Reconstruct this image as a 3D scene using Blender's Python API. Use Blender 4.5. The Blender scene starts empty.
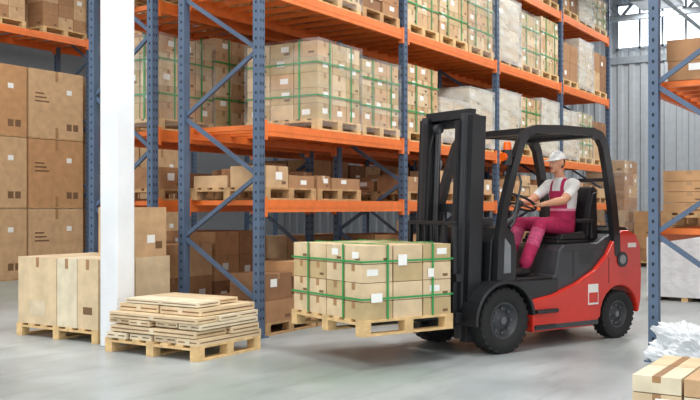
import bpy, math, random
from mathutils import Vector, Matrix
R=random.Random(7)
A=math.radians(32.35); CA,SA=math.cos(A),math.sin(A)

# ---------------------------------------------------------------- materials
def lin(c):
    o=[]
    for v in c[:3]:
        v/=255.0
        o.append(v/12.92 if v<=0.04045 else ((v+0.055)/1.055)**2.4)
    return (*o,1.0)
def mat(name,col,rough=0.6,metal=0.0,nscale=6.0,namt=0.12,bump=0.0,bscale=40.0,spec=0.5):
    m=bpy.data.materials.new(name); m.use_nodes=True
    nt=m.node_tree; b=nt.nodes['Principled BSDF']
    tc=nt.nodes.new('ShaderNodeTexCoord'); n=nt.nodes.new('ShaderNodeTexNoise')
    n.inputs['Scale'].default_value=nscale; n.inputs['Detail'].default_value=4
    nt.links.new(tc.outputs['Object'],n.inputs['Vector'])
    r=nt.nodes.new('ShaderNodeValToRGB')
    c=lin(col)
    r.color_ramp.elements[0].position=0.3; r.color_ramp.elements[1].position=0.7
    r.color_ramp.elements[0].color=tuple([x*(1-namt) for x in c[:3]]+[1])
    r.color_ramp.elements[1].color=tuple([min(1,x*(1+namt)) for x in c[:3]]+[1])
    nt.links.new(n.outputs['Fac'],r.inputs['Fac']); nt.links.new(r.outputs['Color'],b.inputs['Base Color'])
    b.inputs['Roughness'].default_value=rough; b.inputs['Metallic'].default_value=metal
    b.inputs['Specular IOR Level'].default_value=spec
    if bump>0:
        n2=nt.nodes.new('ShaderNodeTexNoise'); n2.inputs['Scale'].default_value=bscale
        nt.links.new(tc.outputs['Object'],n2.inputs['Vector'])
        bp=nt.nodes.new('ShaderNodeBump'); bp.inputs['Strength'].default_value=bump; bp.inputs['Distance'].default_value=0.02
        nt.links.new(n2.outputs['Fac'],bp.inputs['Height']); nt.links.new(bp.outputs['Normal'],b.inputs['Normal'])
    return m
M={}
M['c0']=mat('cardboard_tan',(200,164,124),0.75)
M['c1']=mat('cardboard_light',(214,190,154),0.75)
M['c2']=mat('cardboard_brown',(170,126,88),0.75)
M['c3']=mat('cardboard_warm',(190,144,100),0.75)
M['c4']=mat('cardboard_cream',(222,208,180),0.7)
M['c5']=mat('cardboard_olive',(192,168,124),0.7)
M['c6']=mat('cardboard_dark',(142,102,70),0.75)
M['tape']=mat('packing_tape',(166,126,86),0.3)
M['ctape']=mat('clear_tape',(220,202,172),0.25)
M['label']=mat('paper_label',(240,240,236),0.6,namt=0.03)
M['ink']=mat('printed_ink_and_gap_shade',(120,88,60),0.7)  # carton print, and the painted gap shade on the flat-packs
M['strap']=mat('green_strap',(34,146,72),0.35)
M['wood']=mat('pallet_wood',(216,182,130),0.8,nscale=9,namt=0.22,bump=0.3)
M['wood2']=mat('pallet_wood_aged',(186,148,104),0.85,nscale=9,namt=0.25,bump=0.3)
M['blue']=mat('rack_blue_paint',(80,98,122),0.45,namt=0.08)
M['hole']=mat('rack_slot_dark',(24,30,40),0.8)
M['orange']=mat('rack_orange_paint',(230,118,50),0.45,namt=0.1)
M['galv']=mat('galvanised_steel',(170,176,180),0.4,0.6)
M['red']=mat('forklift_red',(208,50,36),0.28,namt=0.05)
M['blk']=mat('forklift_black',(28,29,32),0.4,namt=0.15)
M['dgrey']=mat('forklift_dark_grey',(54,56,60),0.45,namt=0.1)
M['mgrey']=mat('forklift_mid_grey',(140,144,148),0.45,namt=0.1)
M['rub']=mat('tyre_rubber',(30,30,31),0.8,bump=0.2)
M['steel']=mat('bare_steel',(120,122,126),0.35,0.8)
M['seat']=mat('seat_vinyl',(24,25,28),0.5)
M['skin']=mat('skin',(216,158,126),0.55,namt=0.05)
M['pink']=mat('magenta_workwear',(180,36,86),0.8,nscale=14,namt=0.2,bump=0.5,bscale=14)
M['pink3']=mat('faded_magenta_workwear',(206,84,126),0.8,nscale=22,namt=0.3,bump=0.5,bscale=14)
M['pink2']=mat('pink_trim',(232,150,178),0.8)
M['tee']=mat('white_tshirt',(238,238,236),0.85,nscale=14,namt=0.06,bump=0.3,bscale=18)
M['hair']=mat('brown_hair',(74,52,38),0.8)
M['boot']=mat('boot_leather',(36,32,32),0.6)
M['cap']=mat('white_cap',(244,244,242),0.85,namt=0.03)
M['pil']=mat('white_painted_concrete',(228,231,234),0.7,nscale=2,namt=0.06,bump=0.15)
M['amber']=mat('amber_lens',(235,95,20),0.25,namt=0.03)
M['mask']=mat('eye_dark',(30,24,22),0.3)
M['lip']=mat('lip',(176,98,86),0.5)
M['plas']=mat('white_plastic_sheet',(222,225,228),0.3,nscale=5,namt=0.08,bump=0.9,bscale=9)
M['roof']=mat('ceiling_sheet',(205,210,214),0.6,namt=0.05)
M['truss']=mat('truss_paint',(150,158,166),0.5)
M['shade']=mat('lamp_shade_metal',(190,192,194),0.4,0.5)

def film(name,lo,hi):
    m=bpy.data.materials.new(name); m.use_nodes=True; nt=m.node_tree
    b=nt.nodes['Principled BSDF']; out=nt.nodes['Material Output']
    b.inputs['Base Color'].default_value=lin((230,232,230)); b.inputs['Roughness'].default_value=0.2
    tr=nt.nodes.new('ShaderNodeBsdfTransparent'); mx=nt.nodes.new('ShaderNodeMixShader')
    tc=nt.nodes.new('ShaderNodeTexCoord'); mp=nt.nodes.new('ShaderNodeMapping'); mp.inputs['Scale'].default_value=(1,1,4)
    mp.inputs['Rotation'].default_value=(0.2,0.15,0)
    n=nt.nodes.new('ShaderNodeTexNoise'); n.inputs['Scale'].default_value=1.6; n.inputs['Detail'].default_value=4
    r=nt.nodes.new('ShaderNodeMapRange'); r.inputs[1].default_value=0.35; r.inputs[2].default_value=0.75
    r.inputs[3].default_value=lo; r.inputs[4].default_value=hi
    nt.links.new(tc.outputs['Object'],mp.inputs['Vector']); nt.links.new(mp.outputs['Vector'],n.inputs['Vector'])
    nt.links.new(n.outputs['Fac'],r.inputs[0]); nt.links.new(r.outputs[0],mx.inputs[0])
    nt.links.new(tr.outputs[0],mx.inputs[1]); nt.links.new(b.outputs[0],mx.inputs[2]); nt.links.new(mx.outputs[0],out.inputs[0])
    bp=nt.nodes.new('ShaderNodeBump'); bp.inputs['Strength'].default_value=0.4; bp.inputs['Distance'].default_value=0.03
    nt.links.new(n.outputs['Fac'],bp.inputs['Height']); nt.links.new(bp.outputs['Normal'],b.inputs['Normal'])
    return m
M['film']=film('stretch_film_thin',0.04,0.26)
M['film2']=film('stretch_film_thick',0.25,0.7)
def emis(name,col,s):
    m=bpy.data.materials.new(name); m.use_nodes=True; b=m.node_tree.nodes['Principled BSDF']
    b.inputs['Base Color'].default_value=lin(col); b.inputs['Emission Color'].default_value=lin(col); b.inputs['Emission Strength'].default_value=s
    return m
M['win']=emis('window_daylight',(235,242,248),2.2)

def floor_mat():
    m=bpy.data.materials.new('polished_concrete_floor'); m.use_nodes=True; nt=m.node_tree; b=nt.nodes['Principled BSDF']
    L=nt.links; tc=nt.nodes.new('ShaderNodeTexCoord')
    def noise(s,d,vec=None,rough=0.5):
        n=nt.nodes.new('ShaderNodeTexNoise'); n.inputs['Scale'].default_value=s; n.inputs['Detail'].default_value=d; n.inputs['Roughness'].default_value=rough
        L.new(vec or tc.outputs['Object'],n.inputs['Vector']); return n
    def ramp(src,p0,c0,p1,c1):
        r=nt.nodes.new('ShaderNodeValToRGB'); e=r.color_ramp.elements
        e[0].position=p0;e[0].color=c0;e[1].position=p1;e[1].color=c1; L.new(src,r.inputs['Fac']); return r
    n1=noise(0.55,7,rough=0.6); r1=ramp(n1.outputs['Fac'],0.32,lin((138,145,147)),0.68,lin((180,186,187)))
    n2=noise(0.35,4); r2=ramp(n2.outputs['Fac'],0.50,(0,0,0,1),0.68,(0.6,0.6,0.6,1))
    mx=nt.nodes.new('ShaderNodeMixRGB'); mx.blend_type='MIX'; mx.inputs[2].default_value=lin((126,146,132))
    L.new(r2.outputs['Color'],mx.inputs[0]); L.new(r1.outputs['Color'],mx.inputs[1])
    mp=nt.nodes.new('ShaderNodeMapping'); mp.inputs['Scale'].default_value=(0.5,3,1); mp.inputs['Rotation'].default_value=(0,0,0.5)
    L.new(tc.outputs['Object'],mp.inputs['Vector'])
    n3=noise(1.3,8,mp.outputs['Vector'],0.7); r3=ramp(n3.outputs['Fac'],0.34,(0.5,0.5,0.5,1),0.48,(1,1,1,1))
    mm=nt.nodes.new('ShaderNodeMixRGB'); mm.blend_type='MULTIPLY'; mm.inputs[0].default_value=0.38
    L.new(mx.outputs[0],mm.inputs[1]); L.new(r3.outputs['Color'],mm.inputs[2])
    L.new(mm.outputs[0],b.inputs['Base Color'])
    mr=nt.nodes.new('ShaderNodeMapRange'); mr.inputs[3].default_value=0.2; mr.inputs[4].default_value=0.5
    L.new(n1.outputs['Fac'],mr.inputs[0]); L.new(mr.outputs[0],b.inputs['Roughness'])
    b.inputs['Specular IOR Level'].default_value=0.55
    bp=nt.nodes.new('ShaderNodeBump'); bp.inputs['Strength'].default_value=0.08; bp.inputs['Distance'].default_value=0.02
    n4=noise(3,6); L.new(n4.outputs['Fac'],bp.inputs['Height']); L.new(bp.outputs['Normal'],b.inputs['Normal'])
    return m
M['floor']=floor_mat()

# ---------------------------------------------------------------- mesh builder
class MB:
    def __init__(s): s.v=[];s.f=[];s.m=[];s.s=[];s.mats=[]
    def mi(s,k):
        if k not in s.mats: s.mats.append(k)
        return s.mats.index(k)
    def add(s,vs,fs,k,smooth=False):
        o=len(s.v); s.v+= [tuple(v) for v in vs]; i=s.mi(k)
        for f in fs: s.f.append([o+a for a in f]); s.m.append(i); s.s.append(smooth)
    def box(s,a,b,k,T=None):
        x0,y0,z0=a;x1,y1,z1=b
        vs=[Vector(p) for p in ((x0,y0,z0),(x1,y0,z0),(x1,y1,z0),(x0,y1,z0),(x0,y0,z1),(x1,y0,z1),(x1,y1,z1),(x0,y1,z1))]
        if T: vs=[T@v for v in vs]
        s.add(vs,[(0,3,2,1),(4,5,6,7),(0,1,5,4),(1,2,6,5),(2,3,7,6),(3,0,4,7)],k)
    def prism(s,poly,y0,y1,k):
        n=len(poly)
        vs=[(p[0],y0,p[1]) for p in poly]+[(p[0],y1,p[1]) for p in poly]
        fs=[list(range(n)),list(range(2*n-1,n-1,-1))]+[(i,i+n,(i+1)%n+n,(i+1)%n) for i in range(n)]
        s.add(vs,fs,k)
    def beam(s,p,q,w,h,k,up=(0,0,1)):
        p=Vector(p);q=Vector(q);d=(q-p).normalized();u=Vector(up)
        if abs(d.dot(u))>0.98:u=Vector((1,0,0))
        a=d.cross(u).normalized();c=a.cross(d)
        vs=[]
        for e in (p,q):
            for i,j in ((-1,-1),(1,-1),(1,1),(-1,1)): vs.append(e+a*i*w/2+c*j*h/2)
        s.add(vs,[(0,1,2,3),(7,6,5,4),(0,4,5,1),(1,5,6,2),(2,6,7,3),(3,7,4,0)],k)
    def tube(s,pts,rs,k,n=12,smooth=True):
        pts=[Vector(p) for p in pts]
        if not isinstance(rs,(list,tuple)): rs=[rs]*len(pts)
        vs=[];ref=None
        for i,p in enumerate(pts):
            d=(pts[min(i+1,len(pts)-1)]-pts[max(i-1,0)]).normalized()
            if ref is None:
                ref=Vector((0,0,1)) if abs(d.z)<0.9 else Vector((1,0,0))
                a=d.cross(ref).normalized()
            else: a=(a-d*a.dot(d)).normalized()
            c=d.cross(a)
            for j in range(n):
                t=2*math.pi*j/n; vs.append(p+(a*math.cos(t)+c*math.sin(t))*rs[i])
        fs=[]
        for i in range(len(pts)-1):
            for j in range(n): fs.append((i*n+j,i*n+(j+1)%n,(i+1)*n+(j+1)%n,(i+1)*n+j))
        s.add(vs,fs,k,smooth)
        s.add(vs[:n],[list(range(n-1,-1,-1))],k); s.add(vs[-n:],[list(range(n))],k)
    def cyl(s,p,q,r,k,n=16): s.tube([p,q],r,k,n)
    def lathe_y(s,c,prof,k,n=40):
        vs=[];m=len(prof)
        for j in range(n):
            t=2*math.pi*j/n
            for r,y in prof: vs.append((c[0]+r*math.cos(t),c[1]+y,c[2]+r*math.sin(t)))
        fs=[]
        for j in range(n):
            for i in range(m-1):
                fs.append((j*m+i,j*m+i+1,((j+1)%n)*m+i+1,((j+1)%n)*m+i))
        s.add(vs,fs,k,True)
    def ell(s,c,r,k,nu=20,nv=12,z0=-1.0,T=None):
        vs=[];fs=[]
        t0=math.asin(z0)
        for i in range(nv+1):
            ph=t0+(math.pi/2-t0)*i/nv
            for j in range(nu):
                t=2*math.pi*j/nu
                v=Vector((r[0]*math.cos(ph)*math.cos(t),r[1]*math.cos(ph)*math.sin(t),r[2]*math.sin(ph)))
                if T: v=T@v
                vs.append(v+Vector(c))
        for i in range(nv):
            for j in range(nu): fs.append((i*nu+j,i*nu+(j+1)%nu,(i+1)*nu+(j+1)%nu,(i+1)*nu+j))
        fs.append(list(range(nu-1,-1,-1)))
        s.add(vs,fs,k,True)
    def build(s,name,loc=(0,0,0),rz=0,parent=None,bevel=0,seg=1,merge=False):
        me=bpy.data.meshes.new(name); me.from_pydata(s.v,[],s.f)
        for k in s.mats: me.materials.append(M[k])
        me.polygons.foreach_set('material_index',s.m); me.polygons.foreach_set('use_smooth',s.s)
        import bmesh
        bm=bmesh.new(); bm.from_mesh(me)
        if merge: bmesh.ops.remove_doubles(bm,verts=bm.verts,dist=1e-4)
        bmesh.ops.recalc_face_normals(bm,faces=bm.faces); bm.to_mesh(me); bm.free()
        o=bpy.data.objects.new(name,me); bpy.context.scene.collection.objects.link(o)
        o.location=loc; o.rotation_euler=(0,0,rz)
        if parent: o.parent=parent
        if bevel>0:
            b=o.modifiers.new('bevel','BEVEL'); b.width=bevel; b.segments=seg; b.limit_method='ANGLE'; b.angle_limit=math.radians(40)
            b.harden_normals=False
        return o

# ---------------------------------------------------------------- room
def plane_box(name,a,b,k):
    mb=MB(); mb.box(a,b,k); return mb.build(name)
plane_box('floor',(-6,-9,-0.1),(27.2,20.2,0),'floor')
M['wallp']=mat('wall_panel_grey',(176,180,184),0.6,namt=0.05)
M['corr']=mat('corrugated_sheet',(170,176,182),0.45,namt=0.06)
def corr_wall():
    mb=MB(); y=-9; pts=[]
    while y<20.2:
        pts+=[(27.0,y),(27.0,y+0.14),(26.95,y+0.18),(26.95,y+0.30)]; y+=0.34
    vs=[(p[0],p[1],0) for p in pts]+[(p[0],p[1],8.0) for p in pts]; n=len(pts)
    mb.add(vs,[(i,i+1,n+i+1,n+i) for i in range(n-1)],'corr')
    mb.box((27.02,-9,0),(27.2,20.2,8.0),'corr')
    mb.build('wall_end')
corr_wall()
plane_box('wall_back',(-6,20,0),(27.2,20.2,8.0),'wallp')
plane_box('ceiling',(-6,-9,8.0),(27.2,20.2,8.15),'roof')
def trim():
    mb=MB()
    mb.box((26.9,-9,5.7),(27.0,20,5.9),'truss'); mb.build('trim_1')
    for i,y in enumerate((1.5,5.0,8.5,12.0)):
        mb=MB(); mb.box((26.88,y,6.15),(26.94,y+2.6,7.4),'win')
        for k in range(5): mb.box((26.84,y+k*0.65-0.03,6.1),(26.9,y+k*0.65+0.03,7.45),'truss')
        mb.box((26.84,y-0.05,6.1),(26.9,y+2.65,6.16),'truss'); mb.box((26.84,y-0.05,7.4),(26.9,y+2.65,7.46),'truss')
        mb.build('window_%d'%(i+1))
trim()
def truss(x):
    mb=MB(); mb.box((x-0.08,-9,7.8),(x+0.08,20,7.98),'truss'); mb.box((x-0.07,-9,6.75),(x+0.07,20,6.9),'truss')
    y=-9; up=False
    while y<19.5:
        mb.beam((x,y,6.85 if not up else 7.85),(x,y+0.9,7.85 if not up else 6.85),0.07,0.07,'truss'); up=not up; y+=0.9
    mb.build('roof_truss')
for x in (5,10.5,16,21.5,25.8): truss(x)
mb=MB()
for y in range(-8,20,2): mb.box((-6,y-0.05,7.6),(27,y+0.05,7.75),'truss')
mb.build('roof_purlins')
mb=MB(); mb.tube([(4,4.6,6.5),(26.8,4.6,6.5)],0.09,'galv'); mb.tube([(4,5.1,6.35),(26.8,5.1,6.35)],0.05,'galv')
for x in (6,12,18,24): mb.cyl((x,4.6,6.5),(x,4.6,7.99),0.012,'galv')
mb.build('overhead_duct')

mb=MB(); mb.box((6.51,6.95,0),(6.76,7.20,8.0),'pil'); mb.build('concrete_pillar',bevel=0.015,seg=2)

# ---------------------------------------------------------------- racks
def rack(name,x0,nb,bay,yf,yb,levels,top,skipbar=False,braceoff=0.4):
    mb=MB()
    for i in range(nb+1):
        x=x0+i*bay
        for y,sg in ((yf,1),(yb-0.09,-1)):
            w=0.05
            mb.box((x-w,y,0.01),(x+w,y+0.09,top),'blue')
            yo=y-0.002 if sg==1 else y+0.092
            z=0.2
            while z<min(top,6.2):
                mb.box((x-0.03,min(yo,yo+0.001),z),(x-0.014,max(yo,yo+0.001),z+0.035),'hole')
                mb.box((x+0.014,min(yo,yo+0.001),z),(x+0.03,max(yo,yo+0.001),z+0.035),'hole')
                mb.box((x-w-0.002,y+0.035,z),(x-w,y+0.055,z+0.03),'hole')
                z+=0.1
            mb.box((x-0.09,y-0.03,0.0),(x+0.09,y+0.12,0.012),'blue')
            mb.cyl((x+0.07,y+0.02,0.01),(x+0.07,y+0.02,0.03),0.012,'galv',8)
        z=braceoff; front=True
        mb.beam((x,yf+0.05,0.2),(x,yb-0.05,0.2),0.035,0.04,'blue')
        while z<top-0.75:
            a=yf+0.05 if front else yb-0.05; b=yb-0.05 if front else yf+0.05
            mb.beam((x,a,z),(x,b,z+0.7),0.035,0.045,'blue'); front=not front; z+=0.7
        mb.beam((x,yf+0.05,top-0.1),(x,yb-0.05,top-0.1),0.035,0.04,'blue')
    for i in range(nb):
        xa=x0+i*bay+0.052; xb=x0+(i+1)*bay-0.052
        for L in levels:
            for y in (yf+0.005,yb-0.055):
                mb.box((xa,y,L-0.14),(xb,y+0.05,L-0.001),'orange')
                yy=y-0.004 if y<yf+0.3 else y+0.05
                mb.box((xa,yy,L-0.09),(xb,yy+0.004,L-0.05),'orange')
                for xx in (xa,xb-0.05): mb.box((xx,y-0.008,L-0.19),(xx+0.05,y+0.058,L+0.03),'orange')
            if not skipbar:
                k=0; xx=xa+0.12
                while xx<xb-0.1:
                    mb.box((xx,yf+0.056,L-0.06),(xx+0.06,yb-0.056,L-0.003),'orange'); xx+=0.33
    return mb.build(name)
LV=[1.53,2.39,3.95,5.4]
B=3.3
rack('pallet_rack',7.89,4,B,6.15,7.35,LV,6.3)
rack('pallet_rack',7.89,4,B,7.77,8.87,LV,6.3,braceoff=0.75)
rack('pallet_rack',3.4,5,B,15.0,16.1,[5.0,6.5],7.4)
rack('pallet_rack',8.7,2,B,1.06,2.16,[1.25,2.65,4.2],5.6,braceoff=0.5)

# ---------------------------------------------------------------- cartons & pallets
def carton(mb,x,y,z,dx,dy,dz,k,tape='tape',label=0.25,ink=0.5,alongx=None):
    g=0.004
    mb.box((x+g,y+g,z),(x+dx-g,y+dy-g,z+dz-g),k)
    e=0.0015; w=0.05
    if alongx is None: alongx=dx>dy
    t=min(0.07,dz*0.4)
    if tape:
        if alongx:
            c=y+dy/2; mb.box((x+g-e,c-w/2,z+dz-g),(x+dx-g+e,c+w/2,z+dz-g+e),tape)
            mb.box((x+g-e,c-w/2,z+dz-t),(x+g,c+w/2,z+dz-g),tape)
        else:
            c=x+dx/2; mb.box((c-w/2,y+g-e,z+dz-g),(c+w/2,y+dy-g+e,z+dz-g+e),tape)
            mb.box((c-w/2,y+g-e,z+dz-t),(c+w/2,y+g,z+dz-g),tape)
    if R.random()<label and dx>0.2:
        lx=x+dx*R.uniform(0.15,0.5); lz=z+dz*R.uniform(0.25,0.5)
        mb.box((lx,y+g-e*1.5,lz),(lx+min(0.12,dx*0.35),y+g,lz+min(0.09,dz*0.35)),'label')
    if R.random()<label*.6 and dy>0.2:
        ly=y+dy*R.uniform(0.15,0.5); lz=z+dz*R.uniform(0.25,0.5)
        mb.box((x+g-e*1.5,ly,lz),(x+g,ly+min(0.12,dy*0.35),lz+min(0.09,dz*0.35)),'label')
    if R.random()<ink:
        for q in range(2):
            ly=y+dy*(0.15+0.12*q); mb.box((x+g-e,ly,z+dz*0.2),(x+g,ly+0.05*dy/0.4,z+dz*0.34),'ink')
        lx=x+dx*0.7; mb.box((lx,y+g-e,z+dz*0.15),(lx+dx*0.18,y+g,z+dz*0.3),'ink')
def pallet(mb,x,y,z,lx,ly,k='wood'):
    for i in range(3):
        yy=y+(ly-0.1)*i/2
        mb.box((x,yy,z),(x+lx,yy+0.1,z+0.022),k)
        for j in range(3):
            xx=x+(lx-0.1)*j/2
            mb.box((xx,yy+0.002,z+0.022),(xx+0.1,yy+0.098,z+0.1),k)
    for j in range(3):
        xx=x+(lx-0.1)*j/2
        mb.box((xx,y,z+0.1),(xx+0.1,y+ly,z+0.122),k)
    n=7
    for i in range(n):
        yy=y+(ly-0.1)*i/(n-1)
        mb.box((x,yy,z+0.122),(x+lx,yy+0.1,z+0.144),k)
def straps_on(mb,x,y,z0,lx,ly,h,ns,nf,horiz,w=0.016):
    e=0.004
    for i in range(nf):
        c=x+lx*(i+0.5)/nf+0.02
        mb.box((c-w,y-e,z0),(c+w,y,z0+h+e),'strap'); mb.box((c-w,y-e,z0+h),(c+w,y+ly+e,z0+h+e),'strap'); mb.box((c-w,y+ly,z0),(c+w,y+ly+e,z0+h),'strap')
    for i in range(ns):
        c=y+ly*(i+0.5)/ns
        mb.box((x-e,c-w,z0),(x,c+w,z0+h+e),'strap'); mb.box((x-e,c-w,z0+h+e),(x+lx+e,c+w,z0+h+2*e),'strap'); mb.box((x+lx,c-w,z0),(x+lx+e,c+w,z0+h),'strap')
    for hz in horiz:
        z=z0+h*hz; e2=e+0.001
        mb.box((x-e2,y-e2,z-w*0.8),(x,y+ly+e2,z+w*0.8),'strap'); mb.box((x-e2,y-e2,z-w*0.8),(x+lx+e2,y,z+w*0.8),'strap')
        mb.box((x+lx,y-e2,z-w*0.8),(x+lx+e2,y+ly+e2,z+w*0.8),'strap'); mb.box((x-e2,y+ly,z-w*0.8),(x+lx+e2,y+ly+e2,z+w*0.8),'strap')
def filmbox(mb,x,y,z,lx,ly,h,k='film'):
    n=8; vs=[];fs=[]
    g=0.012
    ring=[]
    for i in range(n): ring.append((x-g+(lx+2*g)*i/n,y-g))
    for i in range(n): ring.append((x+lx+g,y-g+(ly+2*g)*i/n))
    for i in range(n): ring.append((x+lx+g-(lx+2*g)*i/n,y+ly+g))
    for i in range(n): ring.append((x-g,y+ly+g-(ly+2*g)*i/n))
    m=len(ring); H=8
    for j in range(H+1):
        for (a,b) in ring:
            cx=x+lx/2; cy=y+ly/2
            vs.append((a+(0.006 if a>cx else -0.006)*R.random(),b+(0.006 if b>cy else -0.006)*R.random(),z+h*j/H+ (0.015 if j==H else 0)))
    for j in range(H):
        for i in range(m): fs.append((j*m+i,j*m+(i+1)%m,(j+1)*m+(i+1)%m,(j+1)*m+i))
    fs.append([H*m+i for i in range(m)])
    mb.add(vs,fs,k,False)
def load(name,x,y,z,lx,ly,H,nx,ny,nz,tones=('c0',),strap=None,wrap=None,ptone='wood',tape='tape',label=0.2,missing=0):
    mb=MB(); pallet(mb,0,0,0,lx,ly,ptone)
    h=(H-0.144)/nz
    for k in range(nz):
        for i in range(nx):
            for j in range(ny):
                if k==nz-1 and missing and R.random()<missing: continue
                if 0<i<nx-1 and 0<j<ny-1 and k<nz-1: continue
                jx=R.uniform(0,0.006);jy=R.uniform(0,0.006)
                carton(mb,0.01+(lx-0.02)*i/nx+jx,0.01+(ly-0.02)*j/ny+jy,0.144+k*h,(lx-0.02)/nx-0.006,(ly-0.02)/ny-0.006,h,R.choice(tones),tape,label,0.35)
    if strap: straps_on(mb,0.005,0.005,0.144,lx-0.01,ly-0.01,H-0.144,strap[0],strap[1],strap[2],0.012)
    if wrap: filmbox(mb,0.0,0.0,0.05,lx,ly,H-0.04,wrap)
    return mb.build(name,(x,y,z))
def mixed(name,x,y,z,lx,ly,H,tones=('c0','c2','c3','c6'),pal=True,lo=0.4):
    mb=MB(); z0=0
    if pal: pallet(mb,0,0,0,lx,ly,'wood2'); z0=0.144
    nr=2
    for r in range(nr):
        xx=0.0
        while xx<lx-0.15:
            w=min(R.uniform(0.28,0.55),lx-xx)
            if lx-xx-w<0.2: w=lx-xx
            zt=z0; tgt=H*R.uniform(lo,1.0); k=R.choice(tones)
            while True:
                hh=R.uniform(0.14,0.32)
                if zt+hh>max(tgt,z0+0.2) and zt>z0: break
                if zt+hh>H: hh=H-zt
                if hh<0.06: break
                ins=R.uniform(0,0.03)
                carton(mb,xx+ins,r*ly/nr+R.uniform(0,0.03),zt,w-ins-0.01,ly/nr-0.04,hh,R.choice((k,R.choice(tones))),R.choice(('tape','ctape')),0.55,0.5)
                zt+=hh
            xx+=w
    return mb.build(name,(x,y,z))
LN='cardboard_box_pallet_load'
def slot(row_y,bay_i,k,z,H,ly,style,x0=7.89,dx=0):
    x=x0+B*bay_i+0.1+k*1.04+dx; lx=1.0
    s=style
    if s=='strap': load(LN,x,row_y,z,lx,ly,H,3,3,max(2,round((H-.144)/0.19)),('c5','c0','c5','c1'),strap=(2,2,(0.3,0.72)),wrap='film',label=.45)
    elif s=='strapp': load(LN,x,row_y,z,lx,ly,H,3,3,max(2,round((H-.144)/0.2)),('c0','c5','c1'),strap=(2,2,(0.3,0.72)),label=.35)
    elif s=='wrap': load(LN,x,row_y,z,lx,ly,H,2,3,max(2,round((H-.144)/0.28)),('c4','c1'),wrap='film2',tape='ctape')
    elif s=='plain': load(LN,x,row_y,z,lx,ly,H,2,2,max(1,round((H-.144)/0.35)),('c2','c3','c0','c6'),label=.4)
    elif s=='mix': mixed('mixed_carton_stack',x,row_y,z,lx,ly,H)
    elif s=='mixl': mixed('mixed_carton_stack',x,row_y,z,lx,ly,H,('c0','c1','c3'))
y1=6.18; d1=1.12
lvA={0:[None,('strap',1.1),('strap',1.02)],1:[('strapp',1.12),('wrap',0.72),('wrap',1.0)],2:[('wrap',1.1),('strapp',1.1),('wrap',1.15)],3:[('wrap',1.05),('strap',1.1),('plain',1.0)]}
lvB={0:[('plain',1.0),('strap',1.2),('mix',0.9)],1:[('strapp',1.15),('strapp',1.2),('strap',1.1)],2:[('wrap',1.2),('strap',1.1),('strapp',1.2)],3:[('plain',0.9),('wrap',1.1),('plain',1.0)]}
lvL={0:[('mix',0.62),('mix',0.6),None],1:[('mix',0.5),('mix',0.6),('mixl',0.6)],2:[('mix',0.6),('mixl',0.65),('mix',0.6)],3:[('mixl',0.6),('mix',0.66),('mix',0.6)]}
lvG={0:[('mix',1.05),('mix',0.9),('mix',1.0)],1:[('plain',1.05),('mix',1.1),('mixl',1.0)],2:[('mix',1.1),('plain',1.0),('mix',1.1)],3:[('mixl',1.1),('wrap',1.1),('plain',1.1)]}
lvC={0:[None]*3,1:[None,None,('strap',.9)],2:[('strap',.75),('wrap',.8),('plain',.75)],3:[('plain',.8),('wrap',.8),('strap',.8)]}
for z,d in ((2.39,lvA),(3.95,lvB),(1.53,lvL),(0,lvG),(5.4,lvC)):
    for bi,l in d.items():
        for k,it in enumerate(l):
            if it: slot(y1,bi,k,z,it[1],d1,it[0])
y2=7.80; d2=1.03
for bi in range(4):
    for k in range(3):
        slot(y2,bi,k,0,R.uniform(0.95,1.2),d2,R.choice(('plain','mix','plain')))
        slot(y2,bi,k,1.53,R.uniform(0.58,0.68),d2,R.choice(('plain','mix')))
        slot(y2,bi,k,2.39,R.uniform(1.15,1.35),d2,('strap','strapp','plain')[k%3])
        if bi<3: slot(y2,bi,k,3.95,R.uniform(0.9,1.2),d2,R.choice(('plain','wrap','strapp')))
# row 3 appliance cartons
for i in range(-2,5):
    x=8.92+i*1.44
    if i>=3: x+=0.18
    mb=MB()
    for k in range(3):
        z=k*1.42
        mb.box((0.0,0,z+0.0),(1.38,1.0,z+0.03),'wood2')
        mb.box((0,0,z+0.03),(1.39,1.05,z+1.41),'c0' if (i+k)%3 else 'c3')
        mb.box((0.66,-0.003,z+1.2),(0.73,0,z+1.41),'tape'); mb.box((0.66,-0.003,z+0.03),(0.73,0,z+0.25),'tape')
        for q in range(3): mb.box((0.15,-0.003,z+0.75+q*.08),(0.5-.06*q,0,z+0.78+q*.08),'ink')
        mb.box((0.95,-0.003,z+0.2),(1.08,0,z+0.34),'ink'); mb.box((1.12,-0.003,z+0.2),(1.25,0,z+0.34),'ink'); mb.box((0.95,-0.003,z+0.95),(1.08,0,z+1.05),'label')
    mb.build('appliance_carton_stack',(x,15.1,0),bevel=0.015,seg=2)
for i in range(4):
    load(LN,8.9+i*1.6,15.05,5.0,1.2,1.0,0.9,3,2,3,('c2','c0'))

# left low carton pallet + box on top
mb=MB(); pallet(mb,0,0,0,1.1,1.33)
w=1.31/4
for (a,b,k) in ((0,1,'c1'),(1,2,'c4'),(2,4,'c1')):
    mb.box((0.01,0.01+a*w,0.144),(0.54,0.01+b*w-0.01,0.89),k); mb.box((0.55,0.01+a*w,0.144),(1.09,0.01+b*w-0.01,0.89),k)
for x in (0.27,0.8): mb.box((x-0.025,0.0085,0.80),(x+0.025,0.01,0.89),'ctape')
for y in (.17,.5,.98): mb.box((0.008,y-.025,0.78),(0.0098,y+.025,0.89),'tape')
mb.box((0.008,.85,.25),(0.0098,1.1,.4),'ctape'); mb.box((0.008,.1,.3),(0.0098,.24,.38),'ink')
mb.build('low_carton_pallet',(6.6,7.33,0),bevel=0.006)
mb=MB(); carton(mb,0,0,0,0.6,0.48,0.56,'c0',label=1,ink=1); mb.build('cardboard_box',(7.06,7.36,0.892),bevel=0.006)

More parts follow.
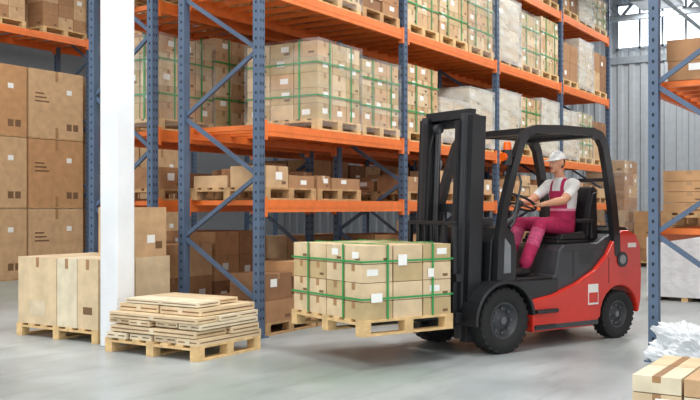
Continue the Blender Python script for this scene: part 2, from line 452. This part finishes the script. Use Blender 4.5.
# flat-pack pallet
def flatpack(name,loc,lx,ly,layers,seed,rz=0):
    r=random.Random(seed); mb=MB(); pallet(mb,0,0,0,lx,ly); z=0.144
    for k in range(layers):
        h=r.uniform(0.055,0.08); n=r.choice((2,3,4)); alongx=k%2==0
        ins=0.0+0.06*max(0,k-(layers-3))
        for i in range(n):
            if alongx:
                w=(ly-2*ins)/n; a=(ins+r.uniform(-.03,.07),ins+i*w); b=(lx-ins+r.uniform(-.07,.04),ins+(i+1)*w-r.uniform(.012,.04))
            else:
                w=(lx-2*ins)/n; a=(ins+i*w,ins+r.uniform(-.03,.07)); b=(ins+(i+1)*w-r.uniform(.012,.04),ly-ins+r.uniform(-.1,.04))
            kk=r.choice(('c1','c4','c1','c4'))
            hh=h*r.uniform(.88,1)
            mb.box((a[0],a[1],z),(b[0],b[1],z+hh-0.006),kk)
            # folded end flaps: lid-to-tray gap shade painted as dark strips, plus staple tabs
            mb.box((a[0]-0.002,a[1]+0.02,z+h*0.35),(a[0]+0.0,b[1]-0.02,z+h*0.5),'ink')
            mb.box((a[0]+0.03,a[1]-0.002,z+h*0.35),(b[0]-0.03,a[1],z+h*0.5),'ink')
            mb.box((a[0]-0.003,(a[1]+b[1])/2-.03,z+.004),(a[0]+0.0,(a[1]+b[1])/2+.03,z+hh-.008),'ctape')
        z+=h
    return mb.build(name,loc,rz,bevel=0.003)
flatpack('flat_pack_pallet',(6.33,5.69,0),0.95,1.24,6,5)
mb=MB(); pallet(mb,0,0,0,0.85,1.2)
for i in range(2):
    for j in range(4):
        for k in range(3): carton(mb,.01+i*.415,.01+j*.295,.144+k*.105,.41,.288,.103,R.choice(('c1','c0','c4')),'tape',.3,.5)
mb.build('small_carton_pallet',(5.42,0.27,0),bevel=0.003)

# distance and right side goods
load(LN,22.2,4.9,0,1.2,1.0,1.35,3,2,4,('c2','c3'))
load(LN,22.2,6.1,0,1.2,1.0,2.6,3,2,8,('c2','c0'),wrap='film')
load(LN,23.8,4.2,0,1.2,1.0,1.2,2,2,3,('c1','c0'))
def whitepile(x,y,lx,ly,H):
    mb=MB(); pallet(mb,0,0,0,lx,ly,'wood'); carton(mb,0.02,0.02,0.144,lx-0.04,ly-0.04,H-0.16,'c4'); filmbox(mb,0,0,0.06,lx,ly,H-0.05,'plas'); mb.build('plastic_wrapped_pallet_load',(x,y,0))
whitepile(14.4,2.5,1.0,1.1,0.95)
whitepile(17.6,3.0,1.0,1.1,1.0)
load(LN,20.0,2.9,0,1.0,1.1,1.3,3,3,4,('c0','c1'))
mixed('mixed_carton_stack',8.85,1.12,2.65,1.3,0.95,0.42,('c2','c3'),pal=False,lo=0.7)
mixed('mixed_carton_stack',10.3,1.12,2.65,1.3,0.95,0.55,('c2','c0'),pal=False,lo=0.7)
load(LN,8.9,1.1,1.25,1.2,1.0,0.55,2,2,4,('c3',),ptone='wood2')
load(LN,10.3,1.1,1.25,1.2,1.0,0.5,2,2,2,('c0','c3'),ptone='wood2')
load(LN,8.9,1.1,4.2,1.2,1.0,0.9,2,2,3,('c2','c0'))
def bundle():
    import bmesh
    from mathutils import noise
    bm=bmesh.new(); bmesh.ops.create_cube(bm,size=1.0); bmesh.ops.subdivide_edges(bm,edges=bm.edges,cuts=22,use_grid_fill=True)
    for v in bm.verts:
        p=v.co.copy(); q=Vector((p.x*0.5,p.y*0.5,(p.z+0.5)*0.40))
        n=noise.noise(q*8)+0.6*abs(noise.noise(q*18))+0.35*noise.noise(q*40)
        s=Vector((p.x,p.y,0.4*(p.z+0.5)));
        q+=s*n*0.17
        if p.z<-0.49: q.z=0
        else: q.z=max(0,q.z)
        v.co=q
    me=bpy.data.meshes.new('plastic_film_bundle'); bm.to_mesh(me); bm.free(); me.materials.append(M['plas'])
    o=bpy.data.objects.new('plastic_film_bundle',me); bpy.context.scene.collection.objects.link(o); o.location=(8.15,1.66,0.0)
bundle()
mb=MB(); carton(mb,0,0,0,0.35,0.3,0.28,'c0'); mb.build('cardboard_box',(9.2,1.45,0))

# ---------------------------------------------------------------- forklift
FL=(8.544,3.985,0); FR=math.radians(157.1)
fk=bpy.data.objects.new('forklift',None); bpy.context.scene.collection.objects.link(fk); fk.location=FL; fk.rotation_euler=(0,0,FR)
def wheel(name,cx,cy,r,w,rim='dgrey'):
    mb=MB(); c=(0,0,0); h=w/2
    mb.lathe_y(c,[(.56*r,-h*.8),(.62*r,-h*.95),(.78*r,-h),(.93*r,-h*.96),(.985*r,-h*.8),(.985*r,h*.8),(.93*r,h*.96),(.78*r,h),(.62*r,h*.95),(.56*r,h*.8)],'rub',48)
    n=26
    for i in range(n):
        t=2*math.pi*i/n
        for sg in (-1,1):
            T=Matrix.Rotation(-t,4,'Y')@Matrix.Translation((r*0.965,sg*h*0.52,0))@Matrix.Rotation(sg*0.35,4,'X')
            mb.box((-r*.05,-h*.42,-r*.065),(r*.035,h*.42,r*.065),'rub',T)
    for sg in (-1,1):
        mb.lathe_y(c,[(.57*r,sg*h*.82),(.54*r,sg*h*.86),(.50*r,sg*h*.80),(.47*r,sg*h*.45),(.3*r,sg*h*.35),(.24*r,sg*h*.6),(.0001,sg*h*.62)],rim,40)
        for i in range(8):
            t=2*math.pi*i/8; mb.cyl((.37*r*math.cos(t),sg*h*.35,.37*r*math.sin(t)),(.37*r*math.cos(t),sg*h*.55,.37*r*math.sin(t)),.035*r,'steel',8)
        mb.cyl((0,sg*h*.6,0),(0,sg*h*.75,0),.12*r,'steel',14)
    return mb.build(name,(cx,cy,r),0,fk)
wheel('wheel_front_left',0,0.47,0.325,0.22); wheel('wheel_front_right',0,-0.47,0.325,0.22)
wheel('wheel_rear_left',-1.80,0.42,0.265,0.18); wheel('wheel_rear_right',-1.80,-0.42,0.265,0.18)
cx,cz=-1.80,0.265
arch=[(cx+0.32*math.cos(math.radians(t)),cz+0.32*math.sin(math.radians(t))) for t in range(0,181,15)]
poly=[(-.44,.17),(-1.36,.17)]+arch+[(-2.14,.30),(-2.17,.42),(-2.18,.7),(-2.16,1.02),(-2.08,1.14),(-1.96,1.19),(-1.84,1.19),(-1.72,1.10),(-1.60,.93),(-1.4,.77),(-1.1,.64),(-.75,.54),(-.44,.5)]
mb=MB(); mb.prism(poly,-.52,.52,'red'); mb.build('chassis_counterweight',(0,0,0),0,fk,bevel=0.025,seg=2)
mb=MB()
mb.prism([(-.70,.45),(-1.70,.6),(-1.74,1.16),(-1.62,1.12),(-1.5,1.06),(-.98,1.05),(-.90,1.0),(-.84,.74),(-.74,.66)],-.47,.47,'dgrey')
mb.build('engine_hood',(0,0,0),0,fk,bevel=0.02,seg=2)
mb=MB() # seams, vents, latches on the hood and counterweight sides
for sg in (-1,1):
    ys=(.4705,.474) if sg>0 else (-.474,-.4705)
    mb.box((-1.55,ys[0],.985),(-.94,ys[1],.993),'blk')
    mb.box((-1.10,ys[0],.70),(-1.103,ys[1],.98),'blk')
    for i in range(6): mb.box((-1.42,ys[0],.84+.022*i),(-1.2,ys[1],.848+.022*i),'blk')
    yr=(.5205,.523) if sg>0 else (-.523,-.5205)
    mb.box((-1.44,yr[0],.185),(-.46,yr[1],.235),'dgrey')
    mb.box((-1.62,yr[0],.62),(-1.614,yr[1],.9),'blk')
mb.build('body_trim',(0,0,0),0,fk)
mb=MB()
mb.prism([(-1.72,1.08),(-1.74,1.19),(-1.88,1.235),(-2.02,1.22),(-2.08,1.15),(-2.0,1.10)],-.44,.44,'blk')
for i in range(5): mb.box((-2.0+i*.045,-.3,1.225),(-1.98+i*.045,.3,1.24),'dgrey')
mb.build('rear_cover',(0,0,0),0,fk,bevel=0.01)
mb=MB()
mb.box((-.48,-.34,.2),(.22,.34,.66),'blk')
mb.box((-.86,-.48,.50),(-.2,.48,.70),'blk'); mb.box((-.86,-.46,.70),(-.28,.46,.72),'rub')
mb.box((-.78,.47,.36),(-.46,.57,.40),'blk'); mb.box((-.78,.47,.2),(-.46,.53,.24),'blk')
mb.prism([(.10,.60),(.06,1.1),(-.02,1.24),(-.14,1.27),(-.26,1.18),(-.30,.98),(-.28,.70),(-.25,.55)],-.44,.44,'blk')
mb.prism([(.02,.78),(-.0,1.08),(-.12,1.14),(-.2,1.06),(-.2,.78)],-.455,.455,'mgrey')
mb.box((-.05,-.2,1.24),(-.2,.2,1.34),'dgrey')
mb.build('cowl_and_floor',(0,0,0),0,fk,bevel=0.015,seg=2)
mb=MB()
for sg in (-1,1):
    pts=[];ins=[]
    for t in range(-5,186,12):
        a=math.radians(t); pts.append((.40*math.cos(a)*1.02,.325+.40*math.sin(a))); ins.append((.365*math.cos(a)*1.02,.325+.365*math.sin(a)))
    y0,y1_=(.33,.6) if sg>0 else (-.6,-.33)
    mb.prism(pts+ins[::-1],y0,y1_,'blk')
mb.build('front_fenders',(0,0,0),0,fk,bevel=0.008)
mb=MB()
mb.box((-1.44,.521,.40),(-1.28,.525,.62),'label'); mb.box((-1.43,.524,.42),(-1.29,.527,.53),'red')
mb.tube([(-1.84,.515,.87),(-1.84,.532,.87)],.085,'blk',24); mb.tube([(-1.84,.53,.87),(-1.84,.537,.87)],.05,'mgrey',20)
mb.box((-2.08,.5,1.0),(-1.94,.524,1.05),'label')
mb.build('decals',(0,0,0),0,fk)
# overhead guard
mb=MB(); w=.49
path=[(.02,.72),(.0,1.15),(-.06,1.45),(-.19,1.85),(-.30,2.12),(-.37,2.21),(-.5,2.25),(-.9,2.265),(-1.35,2.26),(-1.49,2.22),(-1.56,2.12),(-1.63,1.85),(-1.70,1.5),(-1.75,1.15),(-1.76,.95)]
for sg in (-1,1):
    for i in range(len(path)-1):
        p,q=path[i],path[i+1]; wd=.085 if i<8 else .10
        mb.beam((p[0],sg*w,p[1]),(q[0],sg*w,q[1]),.07,wd,'blk')
        mb.cyl((q[0],sg*w-.0345,q[1]),(q[0],sg*w+.0345,q[1]),wd/2-.0005,'blk',20)
    mb.tube([(-.10,sg*.54,1.25),(-.14,sg*.555,1.3),(-.24,sg*.555,1.7),(-.22,sg*.54,1.78)],.012,'dgrey',8)
for x,z in ((-.40,2.225),(-1.45,2.235)): mb.box((x-.06,-w,z-.03),(x+.06,w,z+.03),'blk')
for y in [-.40+.1*i for i in range(9)]: mb.beam((-.4,y,2.245),(-1.45,y,2.25),.035,.03,'blk')
mb.box((-1.0,-w,2.23),(-.92,w,2.27),'blk')
mb.beam((-1.66,-w,1.75),(-1.66,w,1.75),.04,.04,'blk')
mb.build('overhead_guard',(0,0,0),0,fk)
mb=MB()
mb.tube([(-.22,.49,1.95),(-.10,.50,1.97)],.015,'blk',8); mb.tube([(-.10,.50,1.87),(-.10,.50,2.02)],[.045,.05],'blk',16)
mb.tube([(-.065,.50,1.95),(-.03,.50,1.95)],[.04,.043],'amber',18)
mb.tube([(-.10,.50,2.02),(-.10,.50,2.09),(-.10,.50,2.105)],[.042,.038,.02],'amber',16)
mb.tube([(.03,-.40,1.9),(.1,-.40,1.9)],[.06,.065],'mgrey',16)
mb.build('work_lamps',(0,0,0),0,fk)
# seat
mb=MB()
mb.box((-1.50,-.16,1.055),(-.98,.36,1.10),'seat'); mb.prism([(-1.0,1.10),(-1.0,1.13),(-1.12,1.15),(-1.42,1.12),(-1.5,1.1)],-.14,.34,'seat')
mb.prism([(-1.46,1.1),(-1.50,1.4),(-1.54,1.66),(-1.60,1.68),(-1.66,1.64),(-1.64,1.4),(-1.60,1.08)],-.13,.33,'seat')
for y0,y1_ in ((-.17,-.09),(.29,.37)):
    mb.prism([(-1.44,1.12),(-1.48,1.4),(-1.54,1.60),(-1.60,1.62),(-1.62,1.1)],y0,y1_,'seat'); mb.prism([(-1.02,1.1),(-1.05,1.16),(-1.4,1.18),(-1.45,1.1)],y0,y1_,'seat')
mb.box((-1.5,.37,1.28),(-1.25,.42,1.32),'seat'); mb.beam((-1.48,.395,1.1),(-1.48,.395,1.3),.03,.03,'seat')
mb.build('operator_seat',(0,0,0),0,fk,bevel=0.025,seg=3)
# steering
SC=Vector((-.68,.1,1.50)); SN=Vector((-.5,0,.866)); SU=Vector((.866,0,.5)); SV=Vector((0,1,0)); SR=.18
mb=MB(); pts=[SC+(SU*math.cos(t)+SV*math.sin(t))*SR for t in [2*math.pi*i/36 for i in range(37)]]
mb.tube(pts,.014,'blk',10)
for t in (0.5,2.6,4.71): mb.tube([SC-SN*.02,SC+(SU*math.cos(t)+SV*math.sin(t))*SR],.011,'blk',8)
mb.tube([SC+SN*.01,SC-SN*.03],.045,'dgrey',16); mb.tube([SC-SN*.03,SC-SN*.2,(-.22,.1,1.15)],.032,'dgrey',12)
for i in range(4): mb.tube([(-.2,-.12-.06*i,1.26),(-.30,-.12-.06*i,1.42)],.008,'steel',8); mb.ell((-.305,-.12-.06*i,1.43),(.02,.02,.025),'blk',10,6)
mb.build('steering_column',(0,0,0),0,fk)
# mast
mast=bpy.data.objects.new('mast',None); bpy.context.scene.collection.objects.link(mast); mast.parent=fk; mast.location=(0.3,0,.2); mast.rotation_euler=(0,math.radians(-2.5),0)
mb=MB(); H=2.16
def chan(y,x0,x1,z0,z1,t,d,sg,k='blk'):
    mb.box((x0,y-t/2,z0),(x1,y+t/2,z1),k)
    mb.box((x0,min(y,y-sg*d),z0),(x0+.025,max(y,y-sg*d),z1),k); mb.box((x1-.025,min(y,y-sg*d),z0),(x1,max(y,y-sg*d),z1),k)
for sg in (-1,1):
    chan(sg*.40,-.10,.07,-.08,H,.03,.08,sg); chan(sg*.335,-.07,.10,-.05,H+.02,.025,.07,sg,'dgrey'); chan(sg*.265,-.04,.13,0.05,H-.05,.022,.05,sg,'blk')
    mb.cyl((-.13,sg*.33,.0),(-.13,sg*.33,1.25),.04,'blk',14); mb.cyl((-.13,sg*.33,1.25),(-.13,sg*.33,H-.06),.022,'steel',12)
    for yy in (.15,.19): mb.box((.02,sg*yy-.012,.3),(.03,sg*yy+.012,H-.1),'steel')
    mb.tube([(.02,sg*.17-.03,H-.1),(.02,sg*.17+.03,H-.1)],.05,'dgrey',16)
    mb.tube([(-.06,sg*.22,.1),(-.08,sg*.22,1.0),(-.03,sg*.22,H-.25),(.03,sg*.22,H-.12),(.08,sg*.22,H-.3),(.1,sg*.22,.8)],.014,'rub',8)
for z,x0,x1,yy in ((H-.09,-.10,-.03,.41),(H-.02,-.03,.05,.34),(1.2,-.10,-.06,.41),(.02,-.10,.02,.41),(.55,-.1,-.06,.41)):
    mb.box((x0,-yy,z),(x1,yy,z+.09),'blk')
mb.cyl((.0,-.05,.05),(.0,-.05,.95),.05,'dgrey',14)
mb.build('mast_rails',(0,0,0),0,mast)
mb=MB()
for sg in (-1,1): mb.tube([(-.35,sg*.28,.75),(.2,sg*.28,.62)],.035,'steel',10)
mb.build('tilt_cylinders',(0,0,0),0,fk)
mb=MB()
mb.box((.43,-.42,.32),(.50,.42,.42),'blk'); mb.box((.43,-.42,.72),(.50,.42,.80),'blk')
for y in (-.34,-.2,.2,.34): mb.box((.44,y-.02,.4),(.49,y+.02,1.30),'blk')
for y in (-.1,0,.1): mb.box((.455,y-.012,.8),(.48,y+.012,1.30),'blk')
mb.box((.44,-.36,1.27),(.49,.36,1.31),'blk')
for y in (-.28,.22):
    mb.prism([(.50,.352),(1.62,.352),(1.62,.362),(1.2,.385),(.56,.392),(.545,.85),(.50,.85)],y-.055,y+.055,'blk')
mb.build('carriage_and_forks',(0,0,0),0,fk,bevel=0.005)

# carried load
CR=Vector(FL)+Matrix.Rotation(FR,3,'Z')@Vector((1.72,.55,0))
mb=MB(); lx,ly=1.06,1.2
pallet(mb,0,0,0,lx,ly)
nx,ny,nz=3,4,4; h=(0.81-0.144)/nz
for k in range(nz):
    for i in range(nx):
        for j in range(ny):
            carton(mb,.01+i*(lx-.02)/nx+R.uniform(0,.004),.01+j*(ly-.02)/ny+R.uniform(0,.004),.144+k*h,(lx-.02)/nx-.007,(ly-.02)/ny-.007,h-.002,R.choice(('c1','c5','c1')),'tape' if k<nz-1 else 'ctape',.12,.45)
straps_on(mb,.004,.004,.144,lx-.008,ly-.008,.81-.144,2,2,(.28,.78),0.010)
mb.box((.40,-.006,.62),(.50,-.001,.72),'label'); mb.box((.1,-.006,.3),(.22,-.001,.38),'label'); mb.box((.75,-.006,.5),(.82,-.001,.58),'label')
o=mb.build('strapped_carton_pallet',(CR.x,CR.y,.30),FR+math.pi,bevel=0)

# ---------------------------------------------------------------- driver
drv=bpy.data.objects.new('forklift_driver',None); bpy.context.scene.collection.objects.link(drv); drv.location=FL; drv.rotation_euler=(0,0,FR)
V=Vector
body=MB(); segs=[]
def limb(pts,rs,label,n=14):
    pts=[V(p) for p in pts]
    for i in range(len(pts)-1):
        body.tube([pts[i],pts[i+1]],[rs[i],rs[i+1]],'skin',n); segs.append((pts[i],pts[i+1],rs[i],rs[i+1],label,i))
    for p,r in zip(pts,rs): body.ell(p,(r,r,r),'skin',n,8)
def rings(lst,label):
    n=24;vs=[]
    for (c,dx,dy) in lst:
        for j in range(n):
            t=2*math.pi*j/n; vs.append((c[0]+dx*math.cos(t),c[1]+dy*math.sin(t),c[2]))
    fs=[]
    for i in range(len(lst)-1):
        for j in range(n): fs.append((i*n+j,i*n+(j+1)%n,(i+1)*n+(j+1)%n,(i+1)*n+j))
    fs.append(list(range(n-1,-1,-1))); fs.append([(len(lst)-1)*n+j for j in range(n)])
    body.add(vs,fs,'skin')
    for i in range(len(lst)-1): segs.append((V(lst[i][0]),V(lst[i+1][0]),lst[i][2]*.8,lst[i+1][2]*.8,label,i))
cy=.1
rings([((-1.31,cy,1.14),.10,.15),((-1.31,cy,1.19),.13,.18),((-1.33,cy,1.28),.125,.17),((-1.35,cy,1.38),.115,.155),((-1.36,cy,1.50),.12,.165),((-1.355,cy,1.60),.125,.18),((-1.35,cy,1.68),.11,.175),((-1.34,cy,1.73),.085,.14),((-1.33,cy,1.765),.06,.08)],'torso')
limb([(-1.33,cy,1.74),(-1.30,cy,1.80),(-1.275,cy,1.86)],[.062,.056,.056],'neck')
HC=V((-1.25,cy,1.945))
body.ell(HC+V((-.015,0,.015)),(.098,.077,.105),'skin'); body.ell(HC+V((.025,0,-.05)),(.062,.055,.07),'skin')
segs.append((HC+V((0,0,-.05)),HC+V((0,0,.05)),.09,.09,'head',0))
body.tube([HC+V((.078,0,.012)),HC+V((.108,0,-.028)),HC+V((.085,0,-.036))],[.009,.016,.012],'skin',8)
body.ell(HC+V((.078,0,-.062)),(.014,.024,.009),'skin'); body.ell(HC+V((.076,0,-.075)),(.013,.02,.008),'skin'); body.ell(HC+V((.065,0,-.1)),(.02,.025,.018),'skin')
for sg in (-1,1): body.ell(HC+V((-.015,sg*.078,-.012)),(.018,.01,.03),'skin'); body.ell(HC+V((.07,sg*.03,.03)),(.015,.026,.007),'skin')
for sg in (-1,1):
    ya=cy+sg*.19
    t=math.radians(118)*sg
    P=SC+(SU*math.cos(t)+SV*math.sin(t))*SR
    e=(SU*math.cos(t)+SV*math.sin(t)); tg=(-SU*math.sin(t)+SV*math.cos(t))*sg
    palm=P+e*.045+SN*.026; wr=P+e*.045+SN*.035+V((-.055,sg*.01,.005))
    limb([(-1.345,ya-sg*.05,1.70),(-1.33,ya,1.695)],[.07,.066],'shoulder')
    el=V((-1.10,ya+sg*.045,1.52))
    limb([(-1.33,ya,1.695),(-1.215,ya+sg*.03,1.60),el],[.066,.056,.047],'uparm')
    limb([el,el.lerp(wr,.35),wr],[.045,.045,.028],'fore')
    limb([wr,palm],[.027,.024],'hand')
    for i,off in enumerate((-.033,-.011,.011,.033)):
        L=(0.9,1.05,1.0,.8)[i]
        b0=palm+tg*off*.8; 
        limb([b0,P+tg*off+e*.012+SN*.030,P+tg*off-e*.024*L+SN*.012,P+tg*off-e*.018*L-SN*.016],[.012,.0105,.0095,.008],'hand',8)
        body.ell(b0,(.016,.016,.014),'skin',8,6)
    limb([wr.lerp(palm,.4)-tg*.015,P-tg*.035+e*.03-SN*.002,P-tg*.05-e*.004-SN*.018],[.014,.0115,.009],'hand',8)
    yh=cy+sg*.09; yk=cy+sg*.15
    knee=V((-.84,yk,1.27)); ank=V((-.61,yk-sg*.01,.83))
    limb([(-1.28,yh,1.20),(-1.06,(yh+yk)/2,1.255),knee],[.105,.092,.07],'leg')
    limb([knee,knee.lerp(ank,.4),ank+V((-.015,0,.03))],[.074,.074,.068],'shin')
    limb([ank+V((-.01,0,.06)),ank+V((-.015,0,-.045))],[.042,.042],'boot')
    limb([ank+V((-.035,0,-.062)),ank+V((.07,sg*.005,-.062)),ank+V((.16,sg*.01,-.07))],[.044,.045,.034],'boot')
tmp=body.build('tmp_body')
rm=tmp.modifiers.new('r','REMESH'); rm.mode='VOXEL'; rm.voxel_size=.0065; rm.use_smooth_shade=True
sm=tmp.modifiers.new('s','SMOOTH'); sm.factor=.5; sm.iterations=3
dg=bpy.context.evaluated_depsgraph_get(); dg.update()
me=bpy.data.meshes.new_from_object(tmp.evaluated_get(dg)); bpy.data.objects.remove(tmp)
me.materials.clear()
keys=['skin','tee','pink','boot','hair','pink2','lip','pink3']
for k in keys: me.materials.append(M[k])
def near(p):
    best=None;bd=1e9
    for a,b,ra,rb,l,i in segs:
        d=b-a;t=max(0,min(1,(p-a).dot(d)/d.length_squared)); q=a+d*t; dd=(p-q).length-(ra+(rb-ra)*t)
        if dd<bd: bd=dd;best=(l,i,t)
    return best
mi=[]
for p in me.polygons:
    c=p.center; l,i,t=near(c); k='skin'
    if l=='leg': k='pink'
    elif l=='shin': k='pink3' if (i==0 and .35<t<1) or (i==1 and t<.25) else 'pink'
    elif l=='boot': k='boot'
    elif l in('torso','shoulder'):
        k='tee'; dy=abs(c.y-cy)
        if c.z<1.43: k='pink'
        elif c.z<1.63 and dy<.125 and c.x>-1.36: k='pink'
        elif dy>.06 and dy<.10: k='pink'
        elif c.z<1.52 and c.x<-1.38 and dy<.1: k='pink'
        if c.z>1.775: k='skin'
        if abs(c.z-1.42)<.012 and l=='torso': k='pink2'
    elif l=='uparm': k='tee' if (i==0 or t<.45) else 'skin'
    elif l=='head':
        q=c-HC
        if q.x<-.015 and q.z>-.065 and not(abs(q.y)>.07 and q.x>-.035): k='hair'
        if q.x>.08 and -.085<q.z<-.055 and abs(q.y)<.024: k='lip'
    elif l=='neck':
        if c.x<-1.33 and c.z>1.83: k='hair'
    mi.append(keys.index(k))
me.polygons.foreach_set('material_index',mi)
for p in me.polygons: p.use_smooth=True
me.name='body'; ob=bpy.data.objects.new('body',me); bpy.context.scene.collection.objects.link(ob); ob.parent=drv
mb=MB()
for sg in (-1,1):
    mb.ell(HC+V((.078,sg*.03,.008)),(.008,.012,.007),'label',10,6); mb.ell(HC+V((.084,sg*.03,.008)),(.004,.006,.006),'mask',8,6)
    mb.box(tuple(HC+V((.084,sg*.03-.018,.024))),tuple(HC+V((.089,sg*.03+.018,.029))),'hair')
mb.build('eyes',(0,0,0),0,drv)
mb=MB()
mb.ell(HC+V((-.02,0,.035)),(.104,.085,.094),'cap',28,14,z0=0.0)
mb.ell(HC+V((-.02,0,.130)),(.010,.010,.005),'cap',10,6)
n=14
inner=[];outer=[]
for i in range(n+1):
    t=math.radians(-75+150*i/n)
    inner.append(HC+V((-.02+.100*math.cos(t),.083*math.sin(t),.040)))
    outer.append(HC+V((-.02+.102*math.cos(t)+.105*max(0,math.cos(t*1.15)),.083*math.sin(t),.040-.03*max(0,math.cos(t*1.15))-abs(math.sin(t))*.006)))
vs=inner+outer+[v+V((0,0,-.006)) for v in inner]+[v+V((0,0,-.006)) for v in outer]; m=n+1; fs=[]
for i in range(n): fs+=[(i,i+1,m+i+1,m+i),(2*m+i,3*m+i,3*m+i+1,2*m+i+1),(m+i,m+i+1,3*m+i+1,3*m+i)]
mb.add(vs,fs,'cap',True); mb.build('cap',(0,0,0),0,drv)

# ---------------------------------------------------------------- lights
def area(x,y,z,e,sx,sy,col=(1,.985,.95)):
    l=bpy.data.lights.new('high_bay_light','AREA'); l.energy=e; l.shape='RECTANGLE'; l.size=sx; l.size_y=sy; l.color=col
    o=bpy.data.objects.new('high_bay_light',l); bpy.context.scene.collection.objects.link(o); o.location=(x,y,z)
    mb=MB(); mb.box((-sx/2-.05,-sy/2-.05,.03),(sx/2+.05,sy/2+.05,.15),'shade'); mb.cyl((0,0,.15),(0,0,7.99-z),.015,'shade',6); mb.build('high_bay_lamp',(x,y,z))
K=0.45
for x in (1.5,6.5,11.5,16.5,21.5): area(x,3.2,7.0,520*K,1.6,1.0)
for x in (4,10,16): area(x,12.0,7.0,450*K,1.6,1.0)
area(3.0,-2.5,7.0,500*K,1.6,1.0); area(3,8.5,7.0,500*K,1.6,1.0); area(25,6,6.9,300*K,1.2,1.0)
w=bpy.data.worlds.new('world'); bpy.context.scene.world=w; w.use_nodes=True
bg=w.node_tree.nodes['Background']; bg.inputs[0].default_value=(0.95,0.98,1,1); bg.inputs[1].default_value=1.5

# ---------------------------------------------------------------- camera
cd=bpy.data.cameras.new('camera'); cam=bpy.data.objects.new('camera',cd); bpy.context.scene.collection.objects.link(cam)
cam.location=(0,0,1.45); cam.rotation_euler=(math.radians(90),0,A-math.pi/2); cd.sensor_width=36; cd.lens=36*900/700; cd.shift_y=0.01
bpy.context.scene.camera=cam
vs_=bpy.context.scene.view_settings
vs_.view_transform='Standard'; vs_.look='None'; vs_.exposure=0
